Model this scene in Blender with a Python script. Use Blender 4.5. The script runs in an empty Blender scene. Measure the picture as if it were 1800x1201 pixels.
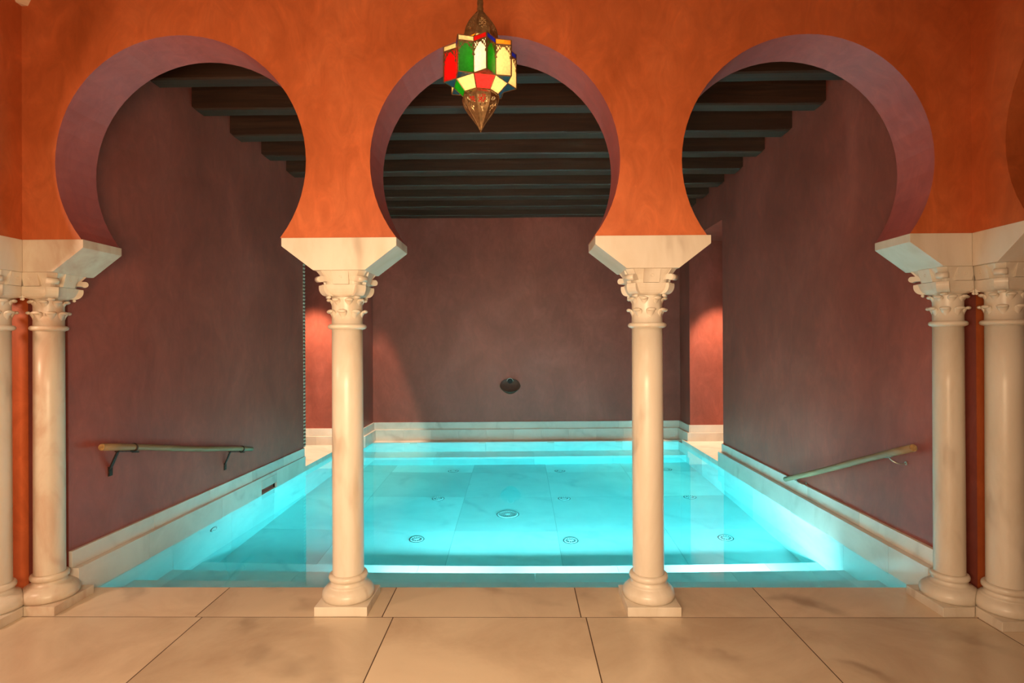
import bpy, bmesh, math, random
from mathutils import Vector, Matrix
from mathutils.geometry import tessellate_polygon
random.seed(7)
sc = bpy.context.scene
COL = sc.collection
PI = math.pi

# ------------------------------------------------------------------ helpers
class MB:
    """collects geometry for ONE mesh object"""
    def __init__(s):
        s.v = []; s.f = []; s.m = []; s.sm = []; s.r = []
        s.rnd = 0.0
    def face(s, idx, m=0, smooth=False):
        s.f.append(tuple(idx)); s.m.append(m); s.sm.append(smooth); s.r.append(s.rnd)
    def poly(s, pts, m=0, smooth=False):
        b = len(s.v); s.v += [tuple(p) for p in pts]; s.face(range(b, b+len(pts)), m, smooth)
    def prism(s, bot, top, m=0, caps=True, smooth=False):
        b = len(s.v); n = len(bot)
        s.v += [tuple(p) for p in bot] + [tuple(p) for p in top]
        for i in range(n):
            j = (i+1) % n
            s.face((b+i, b+j, b+n+j, b+n+i), m, smooth)
        if caps:
            s.face(range(b+n-1, b-1, -1), m); s.face(range(b+n, b+2*n), m)
    def box(s, x0, x1, y0, y1, z0, z1, m=0):
        s.prism([(x0,y0,z0),(x1,y0,z0),(x1,y1,z0),(x0,y1,z0)], [(x0,y0,z1),(x1,y0,z1),(x1,y1,z1),(x0,y1,z1)], m)
    def quadbox(s, pts, z0, z1, m=0):
        s.prism([(p[0],p[1],z0) for p in pts], [(p[0],p[1],z1) for p in pts], m)
    def obox(s, c, ax, ay, az, hx, hy, hz, m=0):
        c = Vector(c); ax = Vector(ax).normalized(); ay = Vector(ay).normalized(); az = Vector(az).normalized()
        P = lambda a, b, d: c + ax*hx*a + ay*hy*b + az*hz*d
        s.prism([P(-1,-1,-1),P(1,-1,-1),P(1,1,-1),P(-1,1,-1)], [P(-1,-1,1),P(1,-1,1),P(1,1,1),P(-1,1,1)], m)
    def lathe(s, prof, c=(0,0,0), n=48, m=0, a0=0.0, smooth=True, capb=True, capt=True):
        rings = []
        for (z, r) in prof:
            b = len(s.v); rings.append(b)
            for i in range(n):
                a = a0 + 2*PI*i/n
                s.v.append((c[0]+r*math.sin(a), c[1]-r*math.cos(a), c[2]+z))
        for k in range(len(rings)-1):
            for i in range(n):
                j = (i+1) % n
                s.face((rings[k]+i, rings[k]+j, rings[k+1]+j, rings[k+1]+i), m, smooth)
        if capb: s.face([rings[0]+n-1-i for i in range(n)], m)
        if capt: s.face([rings[-1]+i for i in range(n)], m)
    def tube(s, pts, r, n=10, m=0, caps=True, smooth=True):
        pts = [Vector(p) for p in pts]
        rs = r if isinstance(r, (list, tuple)) else [r]*len(pts)
        rings = []; up0 = None
        for i, p in enumerate(pts):
            t = (pts[min(i+1, len(pts)-1)] - pts[max(i-1, 0)]).normalized()
            if up0 is None:
                up0 = Vector((0,0,1)) if abs(t.z) < .9 else Vector((1,0,0))
            a = t.cross(up0).normalized(); b = a.cross(t).normalized(); up0 = b
            k = len(s.v); rings.append(k)
            for j in range(n):
                an = 2*PI*j/n
                s.v.append(tuple(p + a*math.cos(an)*rs[i] + b*math.sin(an)*rs[i]))
        for k in range(len(rings)-1):
            for i in range(n):
                j = (i+1) % n
                s.face((rings[k]+i, rings[k]+j, rings[k+1]+j, rings[k+1]+i), m, smooth)
        if caps:
            s.face([rings[0]+n-1-i for i in range(n)], m); s.face([rings[-1]+i for i in range(n)], m)
    def torus(s, c, R, r, axis=(0,0,1), n=32, k=10, m=0, sy=1.0):
        ax = Vector(axis).normalized(); u = ax.orthogonal().normalized(); w = ax.cross(u).normalized(); c = Vector(c)
        b = len(s.v)
        for i in range(n):
            A = 2*PI*i/n; d = u*math.cos(A) + w*math.sin(A)*sy
            for j in range(k):
                B = 2*PI*j/k
                s.v.append(tuple(c + d*(R + r*math.cos(B)) + ax*r*math.sin(B)))
        for i in range(n):
            for j in range(k):
                i2 = (i+1) % n; j2 = (j+1) % k
                s.face((b+i*k+j, b+i2*k+j, b+i2*k+j2, b+i*k+j2), m, True)
    def sphere(s, c, rx, ry, rz, n=14, k=8, m=0, M=None):
        b = len(s.v)
        for i in range(k+1):
            t = PI*i/k
            for j in range(n):
                a = 2*PI*j/n
                p = Vector((rx*math.sin(t)*math.cos(a), ry*math.sin(t)*math.sin(a), rz*math.cos(t)))
                if M is not None: p = M @ p
                s.v.append((c[0]+p.x, c[1]+p.y, c[2]+p.z))
        for i in range(k):
            for j in range(n):
                j2 = (j+1) % n
                s.face((b+i*n+j, b+(i+1)*n+j, b+(i+1)*n+j2, b+i*n+j2), m, True)
    def build(s, name, mats, parent=None, loc=(0,0,0), cut=None, bevel=0.0, bevseg=2, fix=True):
        me = bpy.data.meshes.new(name)
        me.from_pydata(s.v, [], s.f)
        if not isinstance(mats, (list, tuple)): mats = [mats]
        for m in mats: me.materials.append(m)
        me.polygons.foreach_set('material_index', s.m)
        me.polygons.foreach_set('use_smooth', s.sm)
        if any(s.r):
            at = me.attributes.new('rnd', 'FLOAT', 'FACE'); at.data.foreach_set('value', s.r)
        bm = bmesh.new(); bm.from_mesh(me)
        bmesh.ops.remove_doubles(bm, verts=bm.verts, dist=1e-6)
        if fix: bmesh.ops.recalc_face_normals(bm, faces=bm.faces)
        if cut is not None:
            res = bmesh.ops.bisect_plane(bm, geom=bm.verts[:]+bm.edges[:]+bm.faces[:], plane_co=cut[0], plane_no=cut[1], clear_outer=True)
            eds = [e for e in res['geom_cut'] if isinstance(e, bmesh.types.BMEdge)]
            if eds: bmesh.ops.edgeloop_fill(bm, edges=eds) if False else bmesh.ops.triangle_fill(bm, edges=eds, use_beauty=True)
        bm.to_mesh(me); bm.free()
        o = bpy.data.objects.new(name, me); COL.objects.link(o)
        if parent is not None: o.parent = parent
        o.location = loc
        if bevel > 0:
            b = o.modifiers.new('bevel', 'BEVEL'); b.width = bevel; b.segments = bevseg; b.limit_method = 'ANGLE'; b.angle_limit = math.radians(40)
            b.harden_normals = False
        return o

def tag(o, label=None, cat=None, group=None, kind=None):
    if label: o['label'] = label
    if cat: o['category'] = cat
    if group: o['group'] = group
    if kind: o['kind'] = kind
    return o
def empty(name, loc=(0,0,0)):
    o = bpy.data.objects.new(name, None); COL.objects.link(o); o.location = loc; o.empty_display_size = .1
    return o
def struct(o): o['kind'] = 'structure'; return o

# ------------------------------------------------------------------ materials
def newmat(name):
    m = bpy.data.materials.new(name); m.use_nodes = True
    nt = m.node_tree; nt.nodes.clear()
    out = nt.nodes.new('ShaderNodeOutputMaterial')
    p = nt.nodes.new('ShaderNodeBsdfPrincipled'); nt.links.new(p.outputs[0], out.inputs[0])
    return m, nt, p
def N(nt, t, **k):
    n = nt.nodes.new(t)
    for a, b in k.items():
        if hasattr(n, a): setattr(n, a, b)
        else: n.inputs[a].default_value = b
    return n
def ramp(nt, stops, fac):
    r = nt.nodes.new('ShaderNodeValToRGB'); e = r.color_ramp.elements
    while len(e) < len(stops): e.new(.5)
    for x, (pos, c) in zip(e, stops): x.position = pos; x.color = (*c, 1) if len(c) == 3 else c
    nt.links.new(fac, r.inputs[0]); return r

def plaster(name, c1, c2, c3, rough=.42, scale=1.0, bump=.05, spec=.4):
    m, nt, p = newmat(name); L = nt.links.new
    tc = N(nt, 'ShaderNodeTexCoord'); mp = N(nt, 'ShaderNodeMapping'); mp.inputs['Scale'].default_value = (1.0*scale, 1.0*scale, .8*scale)
    L(tc.outputs['Object'], mp.inputs[0])
    n1 = N(nt, 'ShaderNodeTexNoise'); n1.inputs['Scale'].default_value = 1.6; n1.inputs['Detail'].default_value = 8; n1.inputs['Roughness'].default_value = .62; n1.inputs['Distortion'].default_value = .5
    L(mp.outputs[0], n1.inputs['Vector'])
    r1 = ramp(nt, [(.30, c1), (.52, c2), (.75, c3)], n1.outputs[0])
    # trowel marks
    mp2 = N(nt, 'ShaderNodeMapping'); mp2.inputs['Scale'].default_value = (6, 6, 3.2); L(tc.outputs['Object'], mp2.inputs[0])
    n2 = N(nt, 'ShaderNodeTexNoise'); n2.inputs['Scale'].default_value = 1.3; n2.inputs['Detail'].default_value = 6; n2.inputs['Roughness'].default_value = .7; n2.inputs['Distortion'].default_value = 1.6
    L(mp2.outputs[0], n2.inputs['Vector'])
    r2 = ramp(nt, [(.35, (.86,.86,.86)), (.55, (1,1,1)), (.72, (1.16,1.14,1.12))], n2.outputs[0])
    mx = N(nt, 'ShaderNodeMix', data_type='RGBA', blend_type='MULTIPLY'); mx.inputs[0].default_value = 1
    L(r1.outputs[0], mx.inputs[6]); L(r2.outputs[0], mx.inputs[7]); L(mx.outputs[2], p.inputs['Base Color'])
    rr = N(nt, 'ShaderNodeMapRange'); rr.inputs[3].default_value = rough-.10; rr.inputs[4].default_value = rough+.14
    L(n2.outputs[0], rr.inputs[0]); L(rr.outputs[0], p.inputs['Roughness'])
    p.inputs['Specular IOR Level'].default_value = spec
    bp = N(nt, 'ShaderNodeBump'); bp.inputs['Strength'].default_value = bump; bp.inputs['Distance'].default_value = .02
    L(n2.outputs[0], bp.inputs['Height']); L(bp.outputs[0], p.inputs['Normal'])
    return m

def marble(name, base, dark, vein, rough=.3, scale=1.0, veinamt=.55, stretch=(1,1,1), cloud=.5, spec=.5):
    m, nt, p = newmat(name); L = nt.links.new
    tc = N(nt, 'ShaderNodeTexCoord'); at = N(nt, 'ShaderNodeAttribute'); at.attribute_name = 'rnd'
    oi = N(nt, 'ShaderNodeObjectInfo')
    mp = N(nt, 'ShaderNodeMapping'); mp.inputs['Scale'].default_value = stretch; L(tc.outputs['Object'], mp.inputs[0])
    ad = N(nt, 'ShaderNodeMath', operation='MULTIPLY_ADD'); ad.inputs[1].default_value = 17.3
    L(at.outputs['Fac'], ad.inputs[0])
    m2 = N(nt, 'ShaderNodeMath', operation='MULTIPLY'); m2.inputs[1].default_value = 9.0; L(oi.outputs['Random'], m2.inputs[0]); L(m2.outputs[0], ad.inputs[2])
    vm = N(nt, 'ShaderNodeVectorMath', operation='ADD'); L(mp.outputs[0], vm.inputs[0]); L(ad.outputs[0], vm.inputs[1])
    n1 = N(nt, 'ShaderNodeTexNoise'); n1.inputs['Scale'].default_value = 1.5*scale; n1.inputs['Detail'].default_value = 7; n1.inputs['Roughness'].default_value = .6; n1.inputs['Distortion'].default_value = .6
    L(vm.outputs[0], n1.inputs['Vector'])
    r1 = ramp(nt, [(.32, dark), (.55, base), (.72, tuple(min(1, c*1.06) for c in base))], n1.outputs[0])
    w = N(nt, 'ShaderNodeTexWave', bands_direction='DIAGONAL'); w.inputs['Scale'].default_value = .55*scale; w.inputs['Distortion'].default_value = 9; w.inputs['Detail'].default_value = 5; w.inputs['Detail Scale'].default_value = .8; w.inputs['Detail Roughness'].default_value = .62
    L(vm.outputs[0], w.inputs['Vector'])
    r2 = ramp(nt, [(.0, (1,1,1)), (.05, (.35,.35,.35)), (.16, (0,0,0))], w.outputs[1])
    n3 = N(nt, 'ShaderNodeTexNoise'); n3.inputs['Scale'].default_value = 2.4*scale; n3.inputs['Detail'].default_value = 3; L(vm.outputs[0], n3.inputs['Vector'])
    r3 = ramp(nt, [(.42, (0,0,0)), (.68, (1,1,1))], n3.outputs[0])
    mu = N(nt, 'ShaderNodeMath', operation='MULTIPLY'); L(r2.outputs[0], mu.inputs[0]); L(r3.outputs[0], mu.inputs[1])
    mu2 = N(nt, 'ShaderNodeMath', operation='MULTIPLY'); mu2.inputs[1].default_value = veinamt; L(mu.outputs[0], mu2.inputs[0])
    mx = N(nt, 'ShaderNodeMix', data_type='RGBA'); L(mu2.outputs[0], mx.inputs[0]); L(r1.outputs[0], mx.inputs[6]); mx.inputs[7].default_value = (*vein, 1)
    # slab to slab tone
    tr = N(nt, 'ShaderNodeMapRange'); tr.inputs[3].default_value = .84; tr.inputs[4].default_value = 1.08; L(at.outputs['Fac'], tr.inputs[0])
    vm2 = N(nt, 'ShaderNodeVectorMath', operation='SCALE'); L(mx.outputs[2], vm2.inputs[0]); L(tr.outputs[0], vm2.inputs['Scale'])
    L(vm2.outputs[0], p.inputs['Base Color'])
    p.inputs['Roughness'].default_value = rough; p.inputs['Specular IOR Level'].default_value = spec
    return m

def simple(name, col, rough=.5, metal=0.0, noise=0.0, nscale=30, spec=.5, stretch=(1,1,1)):
    m, nt, p = newmat(name); L = nt.links.new
    p.inputs['Roughness'].default_value = rough; p.inputs['Metallic'].default_value = metal; p.inputs['Specular IOR Level'].default_value = spec
    tc = N(nt, 'ShaderNodeTexCoord'); mp = N(nt, 'ShaderNodeMapping'); mp.inputs['Scale'].default_value = stretch; L(tc.outputs['Object'], mp.inputs[0])
    n = N(nt, 'ShaderNodeTexNoise'); n.inputs['Scale'].default_value = nscale; n.inputs['Detail'].default_value = 5; L(mp.outputs[0], n.inputs['Vector'])
    a = tuple(c*(1-noise) for c in col); b = tuple(min(1, c*(1+noise)) for c in col)
    r = ramp(nt, [(.3, a), (.7, b)], n.outputs[0]); L(r.outputs[0], p.inputs['Base Color'])
    if noise > 0:
        bp = N(nt, 'ShaderNodeBump'); bp.inputs['Strength'].default_value = .15; bp.inputs['Distance'].default_value = .004
        L(n.outputs[0], bp.inputs['Height']); L(bp.outputs[0], p.inputs['Normal'])
    return m

def wood(name, c1, c2, rough=.6, stretch=(.6, 14, 14)):
    m, nt, p = newmat(name); L = nt.links.new
    tc = N(nt, 'ShaderNodeTexCoord'); oi = N(nt, 'ShaderNodeObjectInfo')
    mp = N(nt, 'ShaderNodeMapping'); mp.inputs['Scale'].default_value = stretch; L(tc.outputs['Object'], mp.inputs[0])
    m2 = N(nt, 'ShaderNodeMath', operation='MULTIPLY'); m2.inputs[1].default_value = 11.0; L(oi.outputs['Random'], m2.inputs[0])
    vm = N(nt, 'ShaderNodeVectorMath', operation='ADD'); L(mp.outputs[0], vm.inputs[0]); L(m2.outputs[0], vm.inputs[1])
    n = N(nt, 'ShaderNodeTexNoise'); n.inputs['Scale'].default_value = 1.6; n.inputs['Detail'].default_value = 7; n.inputs['Roughness'].default_value = .65; n.inputs['Distortion'].default_value = 1.2; L(vm.outputs[0], n.inputs['Vector'])
    r = ramp(nt, [(.3, c1), (.7, c2)], n.outputs[0]); L(r.outputs[0], p.inputs['Base Color'])
    p.inputs['Roughness'].default_value = rough
    bp = N(nt, 'ShaderNodeBump'); bp.inputs['Strength'].default_value = .3; bp.inputs['Distance'].default_value = .006
    L(n.outputs[0], bp.inputs['Height']); L(bp.outputs[0], p.inputs['Normal'])
    return m

def lampglass(name, col, tr=.85):
    """coloured lantern glass that lets the bulb's light glow through"""
    m = bpy.data.materials.new(name); m.use_nodes = True; nt = m.node_tree; nt.nodes.clear(); L = nt.links.new
    out = nt.nodes.new('ShaderNodeOutputMaterial')
    t = N(nt, 'ShaderNodeBsdfTranslucent'); d = N(nt, 'ShaderNodeBsdfDiffuse'); g = N(nt, 'ShaderNodeBsdfGlossy')
    tc = N(nt, 'ShaderNodeTexCoord'); n = N(nt, 'ShaderNodeTexNoise'); n.inputs['Scale'].default_value = 90; n.inputs['Detail'].default_value = 3; L(tc.outputs['Object'], n.inputs['Vector'])
    r = ramp(nt, [(.3, tuple(c*.85 for c in col)), (.7, tuple(min(1, c*1.1) for c in col))], n.outputs[0])
    L(r.outputs[0], t.inputs['Color']); L(r.outputs[0], d.inputs['Color']); g.inputs['Roughness'].default_value = .15
    a = N(nt, 'ShaderNodeMixShader'); a.inputs[0].default_value = 1-tr; L(t.outputs[0], a.inputs[1]); L(d.outputs[0], a.inputs[2])
    b = N(nt, 'ShaderNodeMixShader'); b.inputs[0].default_value = .06; L(a.outputs[0], b.inputs[1]); L(g.outputs[0], b.inputs[2]); L(b.outputs[0], out.inputs[0])
    return m

def emis(name, col, s):
    m = bpy.data.materials.new(name); m.use_nodes = True; nt = m.node_tree; nt.nodes.clear()
    out = nt.nodes.new('ShaderNodeOutputMaterial'); e = N(nt, 'ShaderNodeEmission'); e.inputs[0].default_value = (*col, 1); e.inputs[1].default_value = s
    nt.links.new(e.outputs[0], out.inputs[0]); return m

M_ORANGE = plaster('terracotta_plaster', (.40,.085,.020), (.52,.120,.034), (.62,.165,.055), rough=.42)
M_SOFFIT = plaster('reveal_pool_tint', (.37,.092,.088), (.43,.112,.104), (.49,.132,.120), rough=.5)  # arcade terracotta with the pool's cyan bounce mixed into the colour
M_POOLTINT = plaster('terracotta_pool_tint', (.27,.062,.042), (.36,.085,.058), (.46,.116,.082), rough=.46)  # same terracotta, the bath's bluish light and shade put into its colour
M_MARB = marble('cream_marble', (.87,.78,.66), (.76,.65,.51), (.42,.31,.22), rough=.34, scale=3.0, veinamt=.62, stretch=(1,1,.30))
M_STAIN = marble('stained_marble', (.86,.74,.58), (.70,.48,.34), (.50,.20,.10), rough=.34, scale=3.0, veinamt=.40, stretch=(1,1,.5))
M_FLOOR = marble('floor_marble', (.76,.62,.46), (.60,.46,.33), (.34,.25,.18), rough=.26, scale=1.0, veinamt=.75)
M_SKIRT = marble('skirting_marble', (.82,.76,.69), (.70,.64,.57), (.48,.42,.36), rough=.3, scale=1.6, veinamt=.45)
M_POOL = marble('pool_marble', (.94,.95,.94), (.82,.87,.87), (.50,.60,.62), rough=.5, scale=1.2, veinamt=.4, spec=.1)
M_GROUT = simple('dark_grout', (.08,.045,.025), .8, noise=.2)
M_PGROUT = simple('pool_grout', (.48,.52,.52), .8, noise=.1)
M_BEAM = wood('dark_beam_wood', (.026,.010,.0045), (.072,.028,.012), rough=.6)
M_BOARD = wood('dark_board_wood', (.018,.010,.006), (.04,.022,.013), rough=.7)
M_CEIL = plaster('ceiling_plaster', (.62,.42,.28), (.7,.48,.32), (.75,.52,.36), rough=.8, bump=.02)
M_BRASS = simple('aged_brass', (.25,.145,.065), .5, .9, noise=.35, nscale=60)
M_IRON = simple('forged_iron', (.055,.038,.028), .5, .6, noise=.4, nscale=80)
M_STEEL = simple('steel_rod', (.55,.52,.47), .3, .9, noise=.1)
M_POLE = wood('wooden_pole', (.24,.15,.07), (.40,.27,.14), rough=.5, stretch=(10,1.2,10))
M_POLEEND = simple('cut_pole_end', (.42,.24,.09), .6, noise=.35, nscale=60)
M_DARK = simple('cavity_shade', (.012,.008,.007), .8)  # near-black colour standing for shade inside the slot and pipe mouth
M_BRONZE = simple('dark_bronze', (.20,.14,.10), .3, .8, noise=.3)
M_JET = simple('white_plastic', (.95,.97,.97), .4, noise=.03)
M_JETD = simple('jet_slot_dark', (.03,.07,.07), .6)
M_CARVED = simple('carved_plaster', (.62,.55,.42), .6, noise=.3, nscale=60)
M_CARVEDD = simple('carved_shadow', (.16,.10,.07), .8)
G_RED = lampglass('red_glass', (.62,.010,.012)); G_GREEN = lampglass('green_glass', (.035,.30,.035)); G_CREAM = lampglass('cream_glass', (.80,.66,.42))
G_WHITE = lampglass('white_glass', (.98,.93,.80)); G_BLUE = lampglass('blue_glass', (.03,.07,.42)); G_AMBER = lampglass('amber_glass', (.85,.42,.05)); G_TEAL = lampglass('teal_glass', (.06,.13,.19)); G_PINK = lampglass('pink_glass', (.80,.10,.10))

# ------------------------------------------------------------------ layout constants (metres)
T = .295                       # thickness of arcade walls
CL, CR = -2.656, 2.368         # inner front corners of the two side arcades
ZS = 2.012                     # springing level (top of impost blocks)
ZC = 3.40                      # top of arcade walls
LP = lambda y: -2.560 + .0300*y      # left pool edge x(y)
RP = lambda y: 2.305 + .0045*y       # right pool edge
LB = lambda y: -2.602 + .0400*y      # baseboard face left
RB = lambda y: 2.350 + .0035*y
LW = lambda y: -2.622 + .0415*y      # wall face left
RW = lambda y: 2.374 + .0030*y
ZD = .045                      # side deck level
YL, YR = 3.48, 3.70            # where the bath side walls stop
BK = lambda x: 5.305 + .028*x        # back water edge y(x)
MW = lambda x: 5.515 + .028*x        # main back wall face

# ------------------------------------------------------------------ arcade walls
def arch_outline(a0, a1, arches, zs, zt, n=40):
    """polygon (a,z) of an arcade spandrel wall with horseshoe arches; returns pts, and per-edge flag (soffit?)"""
    P = [(a0, zs)]; F = []
    for (c, zc, r) in arches:
        h = math.sqrt(r*r - (zc-zs)**2); al = math.asin((zc-zs)/r)
        P.append((c-h, zs)); F.append(0)
        s0 = PI + al; s1 = -al
        for i in range(1, n+1):
            t = s0 + (s1-s0)*i/n
            P.append((c + r*math.cos(t), zc + r*math.sin(t))); F.append(1)
    P.append((a1, zs)); F.append(0)
    P.append((a1, zt)); F.append(0)
    P.append((a0, zt)); F.append(0)
    F.append(0)
    return P, F
def arch_wall(name, P, F, fn0, fn1, mats, flip=False):
    mb = MB()
    tri = tessellate_polygon([[Vector((p[0], p[1], 0)) for p in P]])
    b = len(mb.v); mb.v += [fn0(p) for p in P]; 
    for t in tri: mb.face([b+i for i in t], 0)
    b2 = len(mb.v); mb.v += [fn1(p) for p in P]
    for t in tri: mb.face([b2+i for i in reversed(t)], 1)
    n = len(P)
    for i in range(n):
        j = (i+1) % n
        # soffits share no vertices with the faces so the arris stays crisp
        k = len(mb.v); mb.v += [fn0(P[i]), fn0(P[j]), fn1(P[j]), fn1(P[i])]
        mb.face((k, k+1, k+2, k+3), 1 if F[i] else 0, False)
    return mb.build(name, mats)
A1 = (-1.805, 2.423, .6725); A2 = (-.130, 2.415, .662); A3 = (1.516, 2.405, .660)
P, F = arch_outline(CL-T, CR+T, [A1, A2, A3], ZS, ZC, 48)
w = struct(arch_wall('wall_arcade', P, F, lambda p: (p[0], 0.0, p[1]), lambda p: (p[0], T, p[1]), [M_ORANGE, M_SOFFIT]))
SA = (-.872, 2.414, .665)
P, F = arch_outline(-4.6, 0.0, [SA], ZS, ZC, 40)
Pl = [(a if a > -1.6 else a, z) for a, z in P]
struct(arch_wall('wall_left_arcade', P, F, lambda p: (CL, p[0], p[1]), lambda p: (CL-T, p[0], p[1]), [M_ORANGE, M_ORANGE]))
struct(arch_wall('wall_right_arcade', P, F, lambda p: (CR, p[0], p[1]), lambda p: (CR+T, p[0], p[1]), [M_ORANGE, M_ORANGE]))
# solid lower walls of the side arcades nearer the viewer
mb = MB(); mb.box(CL-T, CL, -4.6, -1.55, 0, ZS); struct(mb.build('wall_left_lower', M_ORANGE))
mb = MB(); mb.box(CR, CR+T, -4.6, -1.55, 0, ZS); struct(mb.build('wall_right_lower', M_ORANGE))
# room shell of the front hall
mb = MB(); mb.box(-4.7, 4.5, -4.9, -4.6, 0, 3.7); struct(mb.build('wall_front', M_ORANGE))
mb = MB(); mb.box(-4.9, -4.7, -4.9, 5.2, 0, 3.7); struct(mb.build('wall_left_outer', M_ORANGE))
mb = MB(); mb.box(4.4, 4.6, -4.9, 5.4, 0, 3.7); struct(mb.build('wall_right_outer', M_ORANGE))
mb = MB(); mb.box(-4.9, 4.6, -4.9, T, 3.7, 3.8); struct(mb.build('ceiling', M_CEIL))
# cornice of the hall
mb = MB()
z0, z1 = 3.40, 3.70
for (x0, x1, y0, y1) in [(CL-T, CR+T, -.03, T), (CL-T, CL+.03, -4.6, -.03), (CR-.03, CR+T, -4.6, -.03)]:
    mb.box(x0, x1, y0, y1, z0, z1)
struct(mb.build('trim_1', M_CEIL))
mb = MB(); mb.prism([(CL,0,3.262),(CL+.035,0,3.262),(CL,-.035,3.262)], [(CL,0,3.41),(CL+.11,0,3.41),(CL,-.11,3.41)])
struct(mb.build('trim_2', M_CEIL))
mb = MB(); mb.prism([(CR,0,3.262),(CR,-.02,3.262),(CR-.02,0,3.262)], [(CR,0,3.41),(CR,-.09,3.41),(CR-.09,0,3.41)])
struct(mb.build('trim_3', M_CEIL))

# corner piers behind the corner columns, closing the side aisles
XPL, XPR = -2.765, 2.512
mb = MB(); mb.quadbox([(-4.7,.158),(XPL,.158),(XPL,.161),(-4.7,.161)], 0, ZS)
struct(mb.build('wall_left_pier', [M_ORANGE]))
mb = MB(); mb.quadbox([(XPR,.158),(4.4,.158),(4.4,.161),(XPR,.161)], 0, ZS)
struct(mb.build('wall_right_pier', [M_ORANGE]))
mb = MB(); mb.box(-4.7, CL-T, T, .5, ZS, 3.7); struct(mb.build('wall_left_aisle', M_ORANGE))
mb = MB(); mb.box(CR+T, 4.4, T, .5, ZS, 3.7); struct(mb.build('wall_right_aisle', M_ORANGE))

# ------------------------------------------------------------------ bath room walls
H = 3.52
def wallbox(name, pts, z0, z1, m=M_POOLTINT):
    mb = MB(); mb.quadbox(pts, z0, z1, 0); return struct(mb.build(name, m))
wallbox('wall_left_corner', [(-4.7,.161),(XPL,.161),(XPL,.25),(-4.7,.25)], -.1, ZS)  # pier side away from the hall: its shade is in the plaster colour
wallbox('wall_left', [(LW(.25),.25),(LW(YL),YL),(-4.7,YL),(-4.7,.25)], -.3, ZS)
wallbox('wall_left_upper', [(LW(.297),.297),(LW(YL),YL),(-4.7,YL),(-4.7,.297)], ZS, H)
wallbox('wall_right_corner', [(XPR,.161),(4.4,.161),(4.4,.25),(XPR,.25)], -.1, ZS)
wallbox('wall_right', [(RW(.25),.25),(4.4,.25),(4.4,YR),(RW(YR),YR)], -.3, ZS)
wallbox('wall_right_upper', [(RW(.297),.297),(4.4,.297),(4.4,YR),(RW(YR),YR)], ZS, H)
# lintels over the two openings, and piers
PLx, PRx = -2.185, 2.415
wallbox('wall_left_lintel', [(LW(YL),YL),(LW(4.87),4.87),(-4.7,4.87),(-4.7,YL)], 2.88, H)
wallbox('wall_right_lintel', [(RW(YR),YR),(4.4,YR),(4.4,5.10),(RW(5.1),5.10)], 2.88, H)
wallbox('wall_left_back_pier', [(-4.7,4.87),(PLx,4.885),(PLx,MW(PLx)+.2),(-4.7,MW(PLx)+.2)], ZD-.1, H)
wallbox('wall_right_back_pier', [(PRx,5.095),(4.4,5.12),(4.4,MW(2.4)+.2),(PRx,MW(2.4)+.2)], ZD-.1, H)
wallbox('wall_back', [(PLx,MW(PLx)),(PRx,MW(PRx)),(PRx,MW(PRx)+.2),(PLx,MW(PLx)+.2)], -.1, H)
mb = MB()
for k in range(34):                                # ceiling boards
    y = .30 + .164*k
    mb.rnd = random.random()
    mb.box(-2.75, 2.62, y, y+.160, 3.475+.004*(k % 2), 3.53)
mb.box(-4.8, 4.5, .29, 5.9, 3.525, 3.60)
struct(mb.build('ceiling_bath', M_BOARD))

# beams
ys = [.885, 1.415, 1.965, 2.52, 3.06, 3.61, 4.15, 4.67, 5.20]
ws = [.135, .135, .160, .150, .175, .165, .165, .170, .160]
ordw = ['first', 'second', 'third', 'fourth', 'fifth', 'sixth', 'seventh', 'eighth', 'ninth']
for i, (y, wd) in enumerate(zip(ys, ws)):
    mb = MB()
    xl = LW(y) - .0; xr = RW(y) + .0
    if i == 8: xl, xr = PLx, PRx
    xl += .004; xr -= .004
    z0 = 3.282 + random.uniform(-.004, .004); z1 = 3.474; ch = .028
    nseg = 10
    secs = []
    for k in range(nseg+1):
        x = xl + (xr-xl)*k/nseg
        e = 1 if k in (0, nseg) else 0
        dz = random.uniform(-.003, .003); dy = random.uniform(-.004, .004); c2 = .012
        secs.append([(x, y+dy, z1), (x, y+dy, z0+c2+dz), (x, y+c2+dy, z0+dz), (x, y+wd-c2+dy, z0+dz), (x, y+wd+dy, z0+c2+dz), (x, y+wd+dy, z1)])
    # clipped lower corners at both ends
    def cutend(sec, dx): return [(p[0]+dx*(0 if p[2] > z0+.03 else 0), p[1], p[2] + (ch if p[2] < z0+.02 else 0)) for p in sec]
    s0 = [(xl, p[1], max(p[2], z0+ch)) for p in secs[0]]; s0b = [(xl+ch, p[1], p[2]) for p in secs[0]]
    s1 = [(xr, p[1], max(p[2], z0+ch)) for p in secs[-1]]; s1b = [(xr-ch, p[1], p[2]) for p in secs[-1]]
    allsec = [s0, s0b] + secs[1:-1] + [s1b, s1]
    b = len(mb.v)
    for s_ in allsec: mb.v += s_
    for k in range(len(allsec)-1):
        for q in range(6):
            q2 = (q+1) % 6
            mb.face((b+k*6+q, b+k*6+q2, b+(k+1)*6+q2, b+(k+1)*6+q))
    mb.face([b+q for q in range(6)]); mb.face([b+(len(allsec)-1)*6+q for q in reversed(range(6))])
    o = mb.build('timber_beam', M_BEAM)
    tag(o, ['dark timber ceiling beam nearest the arches, topmost in view',
            'dark timber ceiling beam, second one in from the arches',
            'dark timber ceiling beam, third one in from the arches',
            'dark timber ceiling beam, fourth one in from the arches',
            'dark timber ceiling beam, fifth and middle one of the nine',
            'dark timber ceiling beam, fourth one out from the back wall',
            'dark timber ceiling beam, third one out from the back wall',
            'dark timber ceiling beam, second one out from the back wall',
            'dark timber ceiling beam lying right against the back wall'][i], 'beam', 'dark beams across the bath ceiling')

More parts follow.
